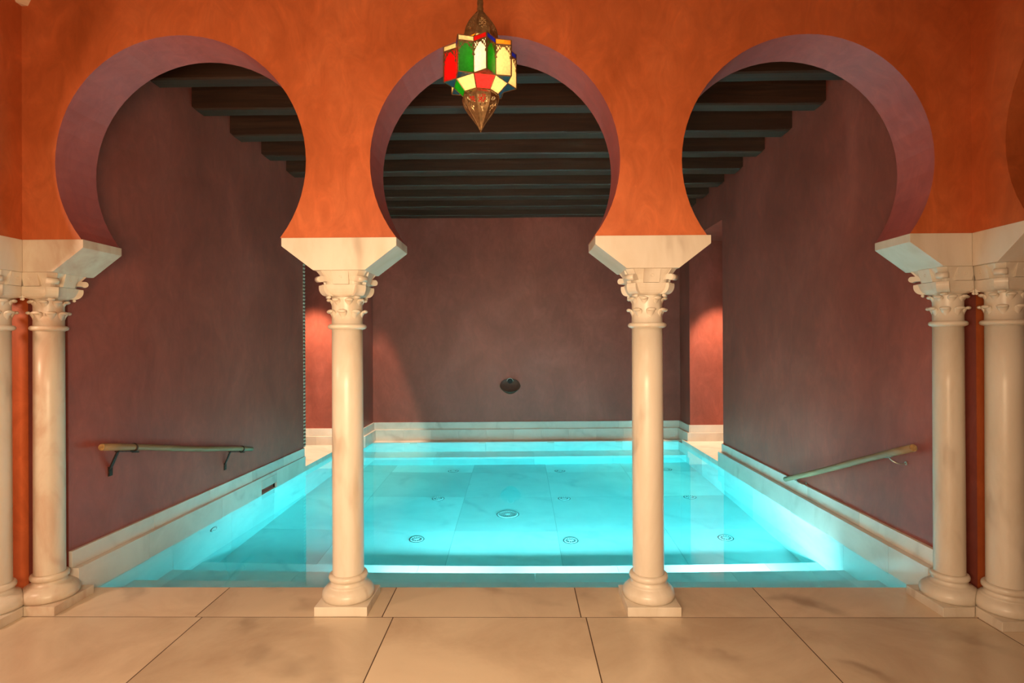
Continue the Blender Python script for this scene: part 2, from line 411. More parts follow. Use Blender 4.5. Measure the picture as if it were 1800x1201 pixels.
# ------------------------------------------------------------------ floors
mb = MB(); G = .0028
def slab(x0, x1, y0, y1, z0=-.03, z1=0.0, m=0, g=G):
    mb.rnd = random.uniform(.02, 1)
    mb.box(x0+g, x1-g, y0+g, y1-g, z0, z1, m); mb.rnd = 0
YP = .368
xs = [-4.7, -3.75, -2.75, -1.734, -.7386, .314, 1.360, 2.40, 3.4, 4.4]
for a, b_ in zip(xs, xs[1:]):
    lo = max(a, -4.7); slab(a, b_, -.001, .165) if (b_ < -2.7 or a > 2.39) else slab(a, b_, -.001, YP)
mb2rows = [-.001, -1.02, -2.04, -3.06, -4.08, -4.6]
for r in range(5):
    off = [-.0, .5, .12, .45, .2][r]
    xx = [-4.7] + [v + off for v in [-3.72, -2.71, -1.695, -.6785, .340, 1.360, 2.38, 3.4]] + [4.4]
    for a, b_ in zip(xx, xx[1:]): slab(a, b_, mb2rows[r+1], mb2rows[r])
mb.box(-4.7, 4.4, -4.6, YP-.004, -.12, -.0004, 1)
# polygons under side walls between arcade and pool edge are covered by skirting
struct(mb.build('floor', [M_FLOOR, M_GROUT]))

# side decks at the back openings and the rim below the back wall
mb = MB()
yy = YL
for r, (a, b_) in enumerate([(YL+.002, 4.00), (4.00, 4.52), (4.52, 5.0)]):
    for x0, x1 in [(-4.7, -3.9), (-3.9, -3.1), (-3.1, None)]:
        mb.rnd = random.uniform(.05, 1)
        g = .001
        if x1 is None: pts = [(x0+g, a+g), (LP(a), a+g), (LP(b_), b_-g), (x0+g, b_-g)]
        else: pts = [(x0+g, a+g), (x1-g, a+g), (x1-g, b_-g), (x0+g, b_-g)]
        mb.quadbox(pts, -.02, ZD)
mb.rnd = .4
mb.quadbox([(-3.0, 4.86), (LP(5), 5.0), (LP(5.3), BK(-2.4)), (-3, BK(-2.4))], -.02, ZD-.001)
struct(mb.build('floor_left_deck', M_SKIRT))
mb = MB()
for r, (a, b_) in enumerate([(YR+.002, 4.17), (4.17, 4.72), (4.72, 5.2)]):
    for x0, x1 in [(None, 3.1), (3.1, 3.8), (3.8, 4.4)]:
        mb.rnd = random.uniform(.05, 1); g = .001
        if x0 is None: pts = [(RP(a), a+g), (x1-g, a+g), (x1-g, b_-g), (RP(b_), b_-g)]
        else: pts = [(x0+g, a+g), (x1-g, a+g), (x1-g, b_-g), (x0+g, b_-g)]
        mb.quadbox(pts, -.02, ZD)
struct(mb.build('floor_right_deck', M_SKIRT))
mb = MB()
for a, b_ in zip([-2.6, -1.6, -.6, .4, 1.4], [-1.6, -.6, .4, 1.4, 2.6]):
    mb.rnd = random.uniform(.05, 1)
    mb.quadbox([(a+.001, BK(a)), (b_-.001, BK(b_)), (b_-.001, MW(b_)+.05), (a+.001, MW(a)+.05)], -.06, .004)
struct(mb.build('floor_back_rim', M_SKIRT))

# ------------------------------------------------------------------ pool basin
ZB = -1.05
mb = MB(); px = [-3.2, -1.70, -.63, .35, 1.39, 2.8]; py = [.3, 1.40, 2.45, 3.46, 4.50, 5.6]
for a, b_ in zip(px, px[1:]):
    for c, d in zip(py, py[1:]):
        mb.rnd = random.uniform(.02, 1); g = .002
        mb.box(a+g, b_-g, c+g, d-g, ZB-.04, ZB)
mb.rnd = 0; mb.box(-3.2, 2.8, .3, 5.6, ZB-.1, ZB-.004, 1)
struct(mb.build('floor_pool', [M_POOL, M_PGROUT]))
def poolwall(name, segs, z0, z1, back=None):
    mb = MB()
    for pts in segs:
        mb.rnd = random.uniform(.02, 1); mb.quadbox(pts, z0, z1)
    return struct(mb.build(name, M_POOL))
ysg = [.36, 1.1, 1.9, 2.7, 3.5, 4.3, 5.4]
poolwall('wall_pool_left', [[(LP(a)-.06, a+.001), (LP(a), a+.001), (LP(b_), b_-.001), (LP(b_)-.06, b_-.001)] for a, b_ in zip(ysg, ysg[1:])], ZB-.02, -.012)
poolwall('wall_pool_right', [[(RP(a), a+.001), (RP(a)+.06, a+.001), (RP(b_)+.06, b_-.001), (RP(b_), b_-.001)] for a, b_ in zip(ysg, ysg[1:])], ZB-.02, -.012)
poolwall('wall_pool_back', [[(a+.001, BK(a)), (b_-.001, BK(b_)), (b_-.001, BK(b_)+.06), (a+.001, BK(a)+.06)] for a, b_ in zip([-2.45, -1.5, -.5, .5, 1.5], [-1.5, -.5, .5, 1.5, 2.4])], ZB-.02, -.002)
poolwall('wall_pool_front', [[(a+.001, YP-.06), (b_-.001, YP-.06), (b_-.001, YP), (a+.001, YP)] for a, b_ in zip([-2.56, -1.5, -.5, .5, 1.5], [-1.5, -.5, .5, 1.5, 2.32])], ZB-.02, -.002)
# underwater steps at the front, bench at the back
S = [(.70, -.26), (1.09, -.52), (1.46, -.78)]
for k, (ye, z) in enumerate(S):
    mb = MB(); xsj = [[-1.1, .9], [-1.6, .1, 1.5], [-.8, .75, 1.9]][k]
    ya = YP if k == 0 else S[k-1][0]
    xx = [LP(ye)] + xsj + [RP(ye)]
    for a, b_ in zip(xx, xx[1:]):
        mb.rnd = random.uniform(.02, 1)
        mb.box(a+.001, b_-.001, ya+.0005, ye, ZB-.0, z)
    struct(mb.build('floor_pool_step', M_POOL))
mb = MB()
for a, b_ in zip([LP(5.2), -1.2, .2, 1.3], [-1.2, .2, 1.3, RP(5.2)]):
    mb.rnd = random.uniform(.02, 1)
    mb.quadbox([(a+.001, BK(a)-.38), (b_-.001, BK(b_)-.38), (b_-.001, BK(b_)), (a+.001, BK(a))], ZB, -.62)
struct(mb.build('floor_pool_bench', M_POOL))

# water surface: a gently uneven sheet with real refraction
m = bpy.data.materials.new('pool_water'); m.use_nodes = True; nt = m.node_tree; nt.nodes.clear(); L = nt.links.new
out = nt.nodes.new('ShaderNodeOutputMaterial'); p = nt.nodes.new('ShaderNodeBsdfPrincipled'); L(p.outputs[0], out.inputs[0])
p.inputs['Base Color'].default_value = (.92, 1, 1, 1); p.inputs['Roughness'].default_value = 0; p.inputs['IOR'].default_value = 1.333; p.inputs['Transmission Weight'].default_value = 1
tc = N(nt, 'ShaderNodeTexCoord'); n = N(nt, 'ShaderNodeTexNoise'); n.inputs['Scale'].default_value = 1.1; n.inputs['Detail'].default_value = 1; L(tc.outputs['Object'], n.inputs['Vector'])
bp = N(nt, 'ShaderNodeBump'); bp.inputs['Strength'].default_value = .05; bp.inputs['Distance'].default_value = .01; L(n.outputs[0], bp.inputs['Height']); L(bp.outputs[0], p.inputs['Normal'])
va = N(nt, 'ShaderNodeVolumeAbsorption'); va.inputs['Color'].default_value = (0, .97, .985, 1); va.inputs['Density'].default_value = .55; L(va.outputs[0], out.inputs['Volume'])
M_WATER = m
mb = MB(); ZW = -.009
e_ = .004
mb.quadbox([(LP(YP)-e_, YP-e_), (RP(YP)+e_, YP-e_), (RP(BK(2.33))+e_, BK(2.33)+e_), (LP(BK(-2.4))-e_, BK(-2.4)+e_)], ZB-.01, ZW)
o = mb.build('pool_water', M_WATER)
tag(o, 'still turquoise glowing water filling the marble pool', 'water')

# ------------------------------------------------------------------ skirting: strip + ledge
ZL, ZT = .160, .256
def jit(v): return v
mb = MB()
segs = [.25, .95, 1.62, 2.30, 2.95, YL]
for a, b_ in zip(segs, segs[1:]):
    mb.rnd = random.uniform(.02, 1)
    mb.quadbox([(LW(a)-.02, a+.0008), (LB(a), a+.0008), (LB(b_), b_-.0008), (LW(b_)-.02, b_-.0008)], ZL, ZT)
struct(mb.build('baseboard_left', M_SKIRT, bevel=.002))
mb = MB()
YO0, YO1 = 2.44, 2.76
for a, b_, z0, z1 in [(.25,.85,-.03,ZL), (.85,1.75,-.03,ZL), (1.75,YO0,-.03,ZL), (YO0,YO1,.048,ZL), (YO0,YO1,-.03,-.004), (YO1,YL+.004,-.03,ZL)]:
    mb.rnd = random.uniform(.02, 1)
    mb.quadbox([(LW(a)-.10, a+.0008), (LP(a), a+.0008), (LP(b_), b_-.0008), (LW(b_)-.10, b_-.0008)], z0, z1)
struct(mb.build('trim_left_ledge', M_SKIRT))
mb = MB()
for a, b_ in zip([.25, .98, 1.7, 2.4, 3.1], [.98, 1.7, 2.4, 3.1, YR]):
    mb.rnd = random.uniform(.02, 1)
    mb.quadbox([(RW(a)+.02, a+.0008), (RW(b_)+.02, b_-.0008), (RB(b_), b_-.0008), (RB(a), a+.0008)], ZL, ZT)
struct(mb.build('baseboard_right', M_SKIRT, bevel=.002))
mb = MB()
for a, b_ in zip([.25, .60, 1.5, 2.45, 3.2], [.60, 1.5, 2.45, 3.2, YR+.004]):
    mb.rnd = random.uniform(.02, 1)
    mb.quadbox([(RW(a)+.10, a+.0008), (RW(b_)+.10, b_-.0008), (RP(b_), b_-.0008), (RP(a), a+.0008)], -.03, ZL)
struct(mb.build('trim_right_ledge', M_SKIRT))
ZL2, ZT2 = .163, .268
def backskirt(name, pts_in, d, z0, z1, lens):
    """skirting run along polyline pts (x,y), protruding by d towards the bath"""
    mb = MB()
    for (p, q) in zip(pts_in, pts_in[1:]):
        p = Vector(p); q = Vector(q); L_ = (q-p).length; k = max(1, round(L_/lens)); t = (q-p)/k; nrm = Vector((t.y, -t.x)).normalized()*d
        for i in range(k):
            a = p+t*i; b_ = p+t*(i+1); mb.rnd = random.uniform(.02, 1); e = t.normalized()*.0006
            mb.quadbox([tuple(a+e), tuple(b_-e), tuple(b_-e+nrm), tuple(a+e+nrm)], z0, z1)
    return mb
def run(name, pts, d, z0, z1, lens):
    # inner corners overlap a little so the profile reads continuous
    return struct(backskirt(name, pts, d, z0, z1, lens).build(name, M_SKIRT))
mwl, mwr = MW(PLx), MW(PRx)
run('baseboard_back', [(PLx+.02, mwl), (PRx-.02, mwr)], .022, ZL2, ZT2, .95)
run('trim_back_ledge', [(PLx+.05, mwl), (PRx-.05, mwr)], .055, .0, ZL2, .42)
run('baseboard_back_left', [(-4.7, 4.87), (PLx, 4.885)], .022, ZL2, ZT2, .8)
run('trim_back_left_ledge', [(-4.7, 4.87), (PLx, 4.885)], .052, ZD, ZL2, .6)
run('baseboard_back_right', [(PRx, 5.095), (4.4, 5.12)], .022, ZL2, ZT2, .8)
run('trim_back_right_ledge', [(PRx, 5.095), (4.4, 5.12)], .052, ZD, ZL2, .6)
mb = MB(); mb.box(PLx, PLx+.022, 4.862, mwl+.02, ZL2, ZT2); mb.rnd = .6; mb.box(PLx, PLx+.052, 4.832, mwl+.02, .005, ZL2); struct(mb.build('baseboard_left_return', M_SKIRT))
mb = MB(); mb.box(PRx-.022, PRx, 5.072, mwr+.02, ZL2, ZT2); mb.rnd = .3; mb.box(PRx-.052, PRx, 5.042, mwr+.02, .005, ZL2); struct(mb.build('baseboard_right_return', M_SKIRT))

# ------------------------------------------------------------------ columns
SH = .0835
def lathe_profile_base():
    return [(.049,.128),(.053,.134),(.062,.139),(.075,.1405),(.088,.138),(.100,.131),(.110,.121),(.117,.112),(.1195,.1085),(.124,.1085),(.1255,.102),(.133,.096),(.142,.0935),(.150,.0925)]
def ring_profile(z0, z1, r0, r1, n=8):
    out = []
    for i in range(n+1):
        t = -PI/2 + PI*i/n
        out.append(((z0+z1)/2 + (z1-z0)/2*math.sin(t), r0 + (r1-r0)*math.cos(t)))
    return out
def rrect(z, hx, hy, c, n=6):
    """rounded/chamfered square loop"""
    pts = []
    for q in range(4):
        for i in range(n+1):
            a = q*PI/2 + (PI/2)*i/n
            cx = (hx-c)*(1 if q in (0,3) else -1); cy = (hy-c)*(1 if q in (0,1) else -1)
            pts.append((cx + c*math.cos(a), cy + c*math.sin(a), z))
    return pts
def loft(mb, loops, smooth=True, m=0):
    b = len(mb.v); n = len(loops[0])
    for l in loops: mb.v += l
    for k in range(len(loops)-1):
        for i in range(n):
            j = (i+1) % n; mb.face((b+k*n+i, b+k*n+j, b+(k+1)*n+j, b+(k+1)*n+i), m, smooth)
    mb.face([b+n-1-i for i in range(n)]); mb.face([b+(len(loops)-1)*n+i for i in range(n)])

def leaf(mb, ang, z, rr, wd, hh, out):
    """carved leaf tip curling away from the drum"""
    ca, sa = math.sin(ang), -math.cos(ang)
    rad = Vector((ca, sa, 0)); tan = Vector((-sa, ca, 0)); up = Vector((0,0,1))
    n = 12; k = 8; b = len(mb.v)
    for i in range(k+1):
        t = i/k                     # from stem to tip
        ro = rr - .006 + out*(t**2.2); zz = z - hh*(1-t)
        w = wd*(.35 + .65*t); th = .005 + .0035*t
        if i == k: w *= .8; th *= .55; zz += .001
        for j in range(n):
            a = 2*PI*j/n
            u = w*math.cos(a); v = th*math.sin(a)
            p = rad*(ro + v - u*u/(rr*1.6)) + tan*u + up*zz
            mb.v.append(tuple(p))
    for i in range(k):
        for j in range(n):
            j2 = (j+1) % n; mb.face((b+i*n+j, b+i*n+j2, b+(i+1)*n+j2, b+(i+1)*n+j), 0, True)
    mb.face([b+n-1-j for j in range(n)]); mb.face([b+k*n+j for j in range(n)])
    # rolled-over lip
    M3 = Matrix((tan, rad, up)).transposed()
    mb.sphere(rad*(rr + out - .002) + up*(z-.003), wd*.95, .0125, .0095, 14, 8, 0, M3)

def make_column(x, y, label, imp, cut=None, k=1.0, M_MARB=M_MARB):
    """imp = (kind, xl, xr) for the impost block in world coordinates"""
    root = empty('marble_column', (x, y, 0)); tag(root, label, 'column', 'marble columns under the arches')
    c = None
    if cut is not None: c = ((cut[0][0]-x, cut[0][1]-y, 0), cut[1])
    mb = MB(); hx, hy = .1415, .1435
    mb.box(-hx, hx, -hy, hy, 0, .049); mb.build('plinth', M_MARB, root, cut=c, bevel=.0025)
    mb = MB(); mb.lathe([(z, r_ if z < .115 else r_*(1+(k-1)*min(1, (z-.115)/.02))) for z, r_ in lathe_profile_base()] + [(.150,.0925*k)] + ring_profile(.150, .181, .0945*k, .1055*k) + [(.182,.090*k)], n=64)
    mb.build('base', M_MARB, root, cut=c)
    mb = MB(); mb.lathe([(z, r_*k) for z, r_ in [(.181,.0865),(.187,.0850),(.8,.0845),(1.2,.0835),(1.528,.0828)]], n=56); mb.build('shaft', M_MARB, root)
    # capital: drum, two tiers of leaves, cushion, corners
    mb = MB()
    mb.lathe([(1.526,.086*k)] + ring_profile(1.528, 1.556, .087*k, .1045*k) + [(1.557,.0835*k),(1.62,.0825*k),(1.70,.0835*k),(1.722,.086*k)], n=48)
    for q in range(8): leaf(mb, q*PI/4, 1.628, .0835*k, .027, .050, .019)
    for q in range(8): leaf(mb, (q+.5)*PI/4, 1.690, .0835*k, .024, .040, .016)
    loops = []
    for (z, h_, cc) in [(1.700,.080,.080),(1.706,.088,.070),(1.714,.096,.055),(1.728,.103,.045),(1.745,.1085,.040),(1.766,.113,.038),(1.7665,.094,.036),(1.785,.098,.040),(1.810,.110,.050),(1.8395,.128,.045)]:
        loops.append(rrect(z, h_, h_*1.05, cc))
    loft(mb, loops, smooth=False)
    cap = mb.build('capital', M_MARB, root, cut=c)
    for q in range(4):
        # boss in the middle of each face
        a = q*PI/2; d = Vector((math.sin(a), -math.cos(a), 0)); t = Vector((math.cos(a), math.sin(a), 0))
        mbb = MB()
        w0, w1 = .042, .045
        b0 = [d*.085 - t*w0, d*.114 - t*w0, d*.114 + t*w0, d*.085 + t*w0]; b1 = [d*.085 - t*w1, d*.134 - t*w1, d*.134 + t*w1, d*.085 + t*w1]
        mbb.prism([(p.x, p.y, 1.768) for p in b0], [(p.x, p.y, 1.8395) for p in b1])
        cc = d*.1245 + Vector((0,0,1.806)); nrm = (d*.95 + Vector((0,0,-.28))).normalized()
        mbb.torus(cc, .0075, .0022, nrm, 16, 6)
        mbb.build('boss', M_MARB, cap, cut=c, bevel=.0015)
    for q in range(4):
        a = PI/4 + q*PI/2; d = Vector((math.sin(a), -math.cos(a), 0)); t = Vector((math.cos(a), math.sin(a), 0)); up = Vector((0,0,1))
        mbv = MB()
        # J-shaped scroll band
        path = []
        for i in range(9):
            th = -PI/2 + (PI/2+.25)*i/8
            path.append((.113 + .040*math.cos(th), 1.752 + .045*math.sin(th)))
        inn = [(.085, p_[1]) for p_ in path]
        w = .028
        n_ = len(path)
        for sgn in (-1, 1):
            pass
        L0 = [tuple(d*pp[0] + t*(-w) + up*pp[1]) for pp in path]; L1 = [tuple(d*pp[0] + t*w + up*pp[1]) for pp in path]
        I0 = [tuple(d*.08 + t*(-w) + up*pp[1]) for pp in path]; I1 = [tuple(d*.08 + t*w + up*pp[1]) for pp in path]
        b = len(mbv.v); mbv.v += L0 + L1 + I0 + I1
        for i in range(n_-1):
            mbv.face((b+i, b+n_+i, b+n_+i+1, b+i+1), 0, False)
            mbv.face((b+i, b+i+1, b+2*n_+i+1, b+2*n_+i)); mbv.face((b+n_+i, b+3*n_+i, b+3*n_+i+1, b+n_+i+1))
            mbv.face((b+2*n_+i, b+2*n_+i+1, b+3*n_+i+1, b+3*n_+i))
        mbv.face((b, b+2*n_, b+3*n_, b+n_)); mbv.face((b+n_-1, b+2*n_-1, b+4*n_-1, b+3*n_-1))
        # roller above and bead below
        mbv.tube([d*.160 + t*(-.027) + up*1.795, d*.160 + t*.027 + up*1.795], .0165, 18)
        mbv.obox(d*.135 + up*1.797, d, t, up, .026, .025, .014)
        mbv.tube([d*.112 + t*(-.016) + up*1.700, d*.112 + t*.016 + up*1.700], .0075, 10)
        mbv.build('volute', M_MARB, cap, cut=c)
        mbc = MB()
        mbc.prism([tuple(d*.095 - t*.020 + up*1.805), tuple(d*.138 - t*.020 + up*1.805), tuple(d*.138 + t*.020 + up*1.805), tuple(d*.095 + t*.020 + up*1.805)],
                  [tuple(d*.095 - t*.030 + up*1.8395), tuple(d*.168 - t*.024 + up*1.8395), tuple(d*.168 + t*.024 + up*1.8395), tuple(d*.095 + t*.030 + up*1.8395)])
        mbc.build('corner_horn', M_MARB, cap, cut=c)
    # impost block
    mbi = MB(); kind, a0, a1 = imp
    zt, zv, zb = ZS, 1.968, 1.840
    if kind == 'x':       # free standing, long axis along the arcade
        b0, b1 = x-.1385, x+.1385
        sec = [(a0, zt), (a0, zv), (b0, zb), (b1, zb), (a1, zv), (a1, zt)]
        mbi.prism([(p[0]-x, 0.0-y, p[1]) for p in sec], [(p[0]-x, T-y, p[1]) for p in sec])
    elif kind == 'xl' or kind == 'xr':
        s = 1 if kind == 'xl' else -1
        b1 = (-2.494 if s > 0 else 2.2197)
        lo = CL-T if s > 0 else CR+T
        sec = [(lo, zt), (lo, zb), (b1, zb), (a1, zv), (a1, zt)]
        mbi.prism([(p[0]-x, 0.0-y, p[1]) for p in sec], [(p[0]-x, T-y, p[1]) for p in sec])
    else:                 # along y (side arcades)
        sx = CL-T if kind == 'yl' else CR
        b1 = y - .150
        sec = [(T, zt), (T, zb), (b1, zb), (a1, zv), (a1, zt)]
        mbi.prism([(sx-x, p[0]-y, p[1]) for p in sec], [(sx+T-x, p[0]-y, p[1]) for p in sec])
    mbi.build('impost_block', M_MARB, root, cut=c, bevel=.0015)
    return root

s2 = 1/math.sqrt(2)
make_column(-.960, .1475, 'cream marble column left of centre, its foot at the edge of the pool', ('x', -1.266, -.6535))
make_column(.702, .1475, 'cream marble column right of centre, its foot at the edge of the pool', ('x', .3995, 1.0077))
eps = .00015
cutA = ((CL+eps, eps, 0), Vector((-s2, -s2, 0)))      # keeps the pool-side half
make_column(-2.636, .1475, 'reddish-stained marble column at the left corner, beneath the left arch', ('xl', None, -2.3285), cut=cutA, k=.86, M_MARB=M_STAIN)
make_column(CL-.1475, -.006, 'marble column cut off by the left picture edge, under the side arcade', ('yl', None, -.325), cut=((CL-eps, -eps, 0), Vector((s2, s2, 0))), k=.86)
make_column(2.350, .1475, 'marble column at the right corner, bearing the right end of the arches', ('xr', None, 2.045), cut=((CR-eps, eps, 0), Vector((s2, -s2, 0))), k=.86)
make_column(CR+.160, -.006, 'veined marble column nearest the right picture edge, under the side arcade', ('yr', None, -.325), cut=((CR+eps, -eps, 0), Vector((-s2, s2, 0))), k=1.0)

# ------------------------------------------------------------------ handrails
def path_pt(a, b, t): return Vector(a) + (Vector(b)-Vector(a))*t
# left: pole carried by forged iron straps
a = Vector((-2.530, .405, .829)); b = Vector((-2.470, 2.205, .480))
root = empty('handrail', (LW(1.3), 1.3, .3)); tag(root, 'round wooden handrail on dark iron straps along the left bath wall', 'handrail')
off = root.location
V = lambda p: Vector(p) - off
mb = MB(); pts = []; rs = []
for i in range(13):
    t = i/12; p_ = path_pt(a, b, t); p_.z += .004*math.sin(t*9); pts.append(V(p_)); rs.append(.0215 - .002*t + .0008*math.sin(t*23))
mb.tube(pts, rs, 16); pole = mb.build('pole', M_POLE, root)
mb = MB(); d = (a-b).normalized(); mb.tube([V(a), V(a + d*.006)], [.0215, .0195], 16); mb.build('pole_end', M_POLEEND, pole)
for t0, t1 in [(.072, .151), (.795, .90)]:
    mb = MB()
    p0 = path_pt(a, b, t0); p1 = path_pt(a, b, t1); dn = Vector((0, 0, -.025))
    q = V(p0+dn); r_ = V(p1+dn)
    ax = (r_-q).normalized(); side = ax.cross(Vector((0,0,1))).normalized()
    mb.obox((q+r_)/2, ax, side, ax.cross(side), (r_-q).length/2+.012, .012, .003)
    # leg to the wall
    wl = Vector((LW(p0.y+.03), p0.y+.03, p0.z-.145)); l0 = p0+dn; leg = (V(wl)-V(l0)); lm = (V(wl)+V(l0))/2
    la = leg.normalized(); ls = la.cross(Vector((1,0,.1))).normalized()
    mb.obox(lm, la, ls, la.cross(ls), leg.length/2, .014, .004)
    mb.obox(V(wl)+Vector((.003, 0, -.01)), (0,0,1), (0,1,0), (1,0,0), .03, .017, .004)
    # ring round the pole
    mb.torus(V(p1), .0235, .006, (a-b), 20, 8)
    mb.obox(V(p1)+Vector((0, .015, -.030)), ax, side, ax.cross(side), .026, .007, .005)
    mb.build('bracket', M_IRON, root)
# right: sloping pole on curved steel hooks
a = Vector((2.296, .352, .822)); b = Vector((2.312, 1.985, .246))
root = empty('handrail', (RW(1.2), 1.2, .3)); tag(root, 'steeply sloping wooden handrail on thin steel hooks along the right bath wall', 'handrail')
off = root.location
mb = MB(); pts = []; rs = []
for i in range(13):
    t = i/12; p_ = path_pt(a, b, t); p_.z += .003*math.sin(t*7); pts.append(V(p_)); rs.append(.0225 - .002*t + .0008*math.sin(t*19))
mb.tube(pts, rs, 16); pole = mb.build('pole', M_POLE, root)
mb = MB(); d = (a-b).normalized(); mb.tube([V(a), V(a + d*.006)], [.0225, .0205], 16); mb.build('pole_end', M_POLEEND, pole)
for t0 in (.135, .885):
    mb = MB(); p0 = path_pt(a, b, t0) + Vector((0,0,-.021)); wx = RW(p0.y)
    P0 = V(p0); pts = []
    for i in range(11):
        th = PI/2*i/10
        pts.append(P0 + Vector(((wx-p0.x)*(1-math.cos(th)), -.045*math.sin(th), -.042*math.sin(th))) + Vector((0,0,.014*(i/10)**3)))
    mb.tube(pts, .0042, 8)
    mb.tube([pts[-1] + Vector((-.006,0,0)), pts[-1]], .011, 12)
    mb.obox(P0 + Vector((0,0,.001)), (b-a), (1,0,0), (0,0,1), .03, .008, .0025)
    mb.build('bracket', M_STEEL, root)

# ------------------------------------------------------------------ overflow slot in the left ledge
root = empty('overflow_slot', (LP(2.6), 2.6, 0)); tag(root, 'dark rectangular overflow slot under a small marble panel in the left ledge', 'overflow slot')
off = root.location
mb = MB(); 
mb.quadbox([tuple(V((LP(YO0)-.002, YO0+.004, 0)))[:2], tuple(V((LP(YO0)+.004, YO0+.004, 0)))[:2], tuple(V((LP(YO1)+.004, YO1-.004, 0)))[:2], tuple(V((LP(YO1)-.002, YO1-.004, 0)))[:2]], .046, .128)
mb.build('panel', M_SKIRT, root, bevel=.001)
mb = MB(); mb.box(*[v for v in ( -.16, -.145)], -.155, .155, -.006, .05); mb.box(-.15, -.012, -.157, -.150, -.006, .047); mb.box(-.15, -.012, .142, .149, -.006, .047)
mb.build('cavity', M_DARK, root)  # thin dark sheets carry the recess's shade as colour

# ------------------------------------------------------------------ water spout on the back wall
sx, sz = -.141, .815; sy = MW(sx)
root = empty('water_spout', (sx, sy, sz)); tag(root, 'small oval water spout with a metal lip low on the back wall', 'water spout')
mb = MB(); n = 28; rx = .150
lo = []
for k, (sc_, y_) in enumerate([(1.0, 0), (.90, .030), (.60, .050), (.15, .058)]):
    ring = []
    for i in range(n):
        A = 2*PI*i/n; u = math.cos(A)*rx*sc_; v = math.sin(A)*.100*sc_
        ring.append((u, -.070 + .055*(v+.1)/.2 + y_*.25 - .008, v))
    lo.append(ring)
for k in range(len(lo)-1):
    b_ = len(mb.v); mb.v += lo[k] + lo[k+1]
    for i in range(n):
        j = (i+1) % n; mb.face((b_+i, b_+j, b_+n+j, b_+n+i), 0, True)
b_ = len(mb.v); mb.v += lo[-1]; mb.face(range(b_, b_+n))
mb.build('bowl', simple('bowl_inside', (.085,.028,.016), .5, noise=.3), root)
mb = MB(); a_, b2_, c_ = [], [], []
for i in range(21):
    A = PI + PI*i/20; q = math.sin(PI*i/20)
    a_.append((math.cos(A)*rx, -.072+.027*(1+math.sin(A)) , math.sin(A)*.100))
    b2_.append((math.cos(A)*rx*1.04, -.070+.030*(1+math.sin(A)), math.sin(A)*.100 - .012*q))
    c_.append((math.cos(A)*rx*.86, .0, math.sin(A)*.115 - .022*q))
b_ = len(mb.v); mb.v += a_ + b2_ + c_
for i in range(20):
    mb.face((b_+i, b_+i+1, b_+21+i+1, b_+21+i), 0, True); mb.face((b_+21+i, b_+21+i+1, b_+42+i+1, b_+42+i), 0, True)
mb.build('lip', M_BRONZE, root)
mb = MB()
arc = [(math.cos(PI*i/12)*.045, -.060, .060+math.sin(PI*i/12)*.045) for i in range(13)]
mb.tube(arc, .0045, 8); mb.build('pipe_rim', M_STEEL, root)
mb = MB(); mb.tube([(0,-.0,.068),(0,-.058,.062)], [.038,.038], 20); mb.build('pipe', M_DARK, root)

# ------------------------------------------------------------------ carved jamb at the end of the left bath wall
mb = MB(); x0 = LW(YL); z = .262; k = 0
while z < 2.86:
    hh = .020
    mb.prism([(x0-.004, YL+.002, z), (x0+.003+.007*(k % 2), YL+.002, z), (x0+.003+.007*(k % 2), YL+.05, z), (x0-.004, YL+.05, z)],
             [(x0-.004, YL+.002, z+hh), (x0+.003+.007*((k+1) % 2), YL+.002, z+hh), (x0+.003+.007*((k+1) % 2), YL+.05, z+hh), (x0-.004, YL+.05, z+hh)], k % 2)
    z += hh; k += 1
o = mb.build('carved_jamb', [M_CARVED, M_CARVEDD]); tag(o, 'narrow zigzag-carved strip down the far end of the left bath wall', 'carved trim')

# ------------------------------------------------------------------ fittings on the pool floor
def jet(x, y, z, r, label, name='pool_jet', cat='pool jet', group='round jets in the pool floor', slots=11, axis=None):
    root = empty(name, (x, y, z)); tag(root, label, cat, group)
    mb = MB(); mb.lathe([(0, r), (.008, r), (.016, r*.93), (.017, r*.84), (.012, r*.80), (.012, r*.3), (.017, r*.22), (.017, .001)], n=36); mb.build('cover', M_JET, root)
    mb = MB()
    for k in range(slots if slots < 13 else 0):
        A = 2*PI*k/slots
        mb.obox((r*.62*math.cos(A), r*.62*math.sin(A), .0130), (math.cos(A), math.sin(A), 0), (-math.sin(A), math.cos(A), 0), (0,0,1), r*.12, r*.075, .002)
    if slots > 12:
        for rr_, ns in ((.33, 9), (.50, 15), (.66, 20), (.82, 26)):
            for k in range(ns):
                A = 2*PI*k/ns; mb.obox((r*rr_*math.cos(A), r*rr_*math.sin(A), .0150), (1,0,0), (0,1,0), (0,0,1), r*.035, r*.035, .003)
    mb.torus((0,0,.003), r*1.05, r*(.03 if slots > 12 else .085), (0,0,1), 32, 6)
    mb.build('slots', M_JETD, root)
    return root
J = [(-.96, 2.245, 'front row, left of the middle'), (.46, 2.225, 'front row, right of the middle'), (1.88, 2.235, 'front row, out at the right'),
     (-.925, 3.40, 'middle row, left of the large drain'), (.495, 3.40, 'middle row, right of the large drain'), (1.905, 3.41, 'middle row, out at the right'),
     (-.89, 4.57, 'far row, left one, near the back bench'), (.53, 4.57, 'far row, centre one, near the back bench'), (1.95, 4.60, 'far row, right one, near the back bench')]
for x, y, t in J: jet(x, y, ZB, .062, 'round white jet in the pool floor, '+t)
jet(-.13, 2.90, ZB, .108, 'large round perforated drain in the middle of the pool floor', 'pool_drain', 'drain', None, 24)
r_ = jet(LP(1.62)+.0, 1.62, -.19, .045, 'small round white fitting set in the left pool wall under water', 'pool_inlet', 'pool inlet', None, 8)
r_.rotation_euler = (0, PI/2, 0)

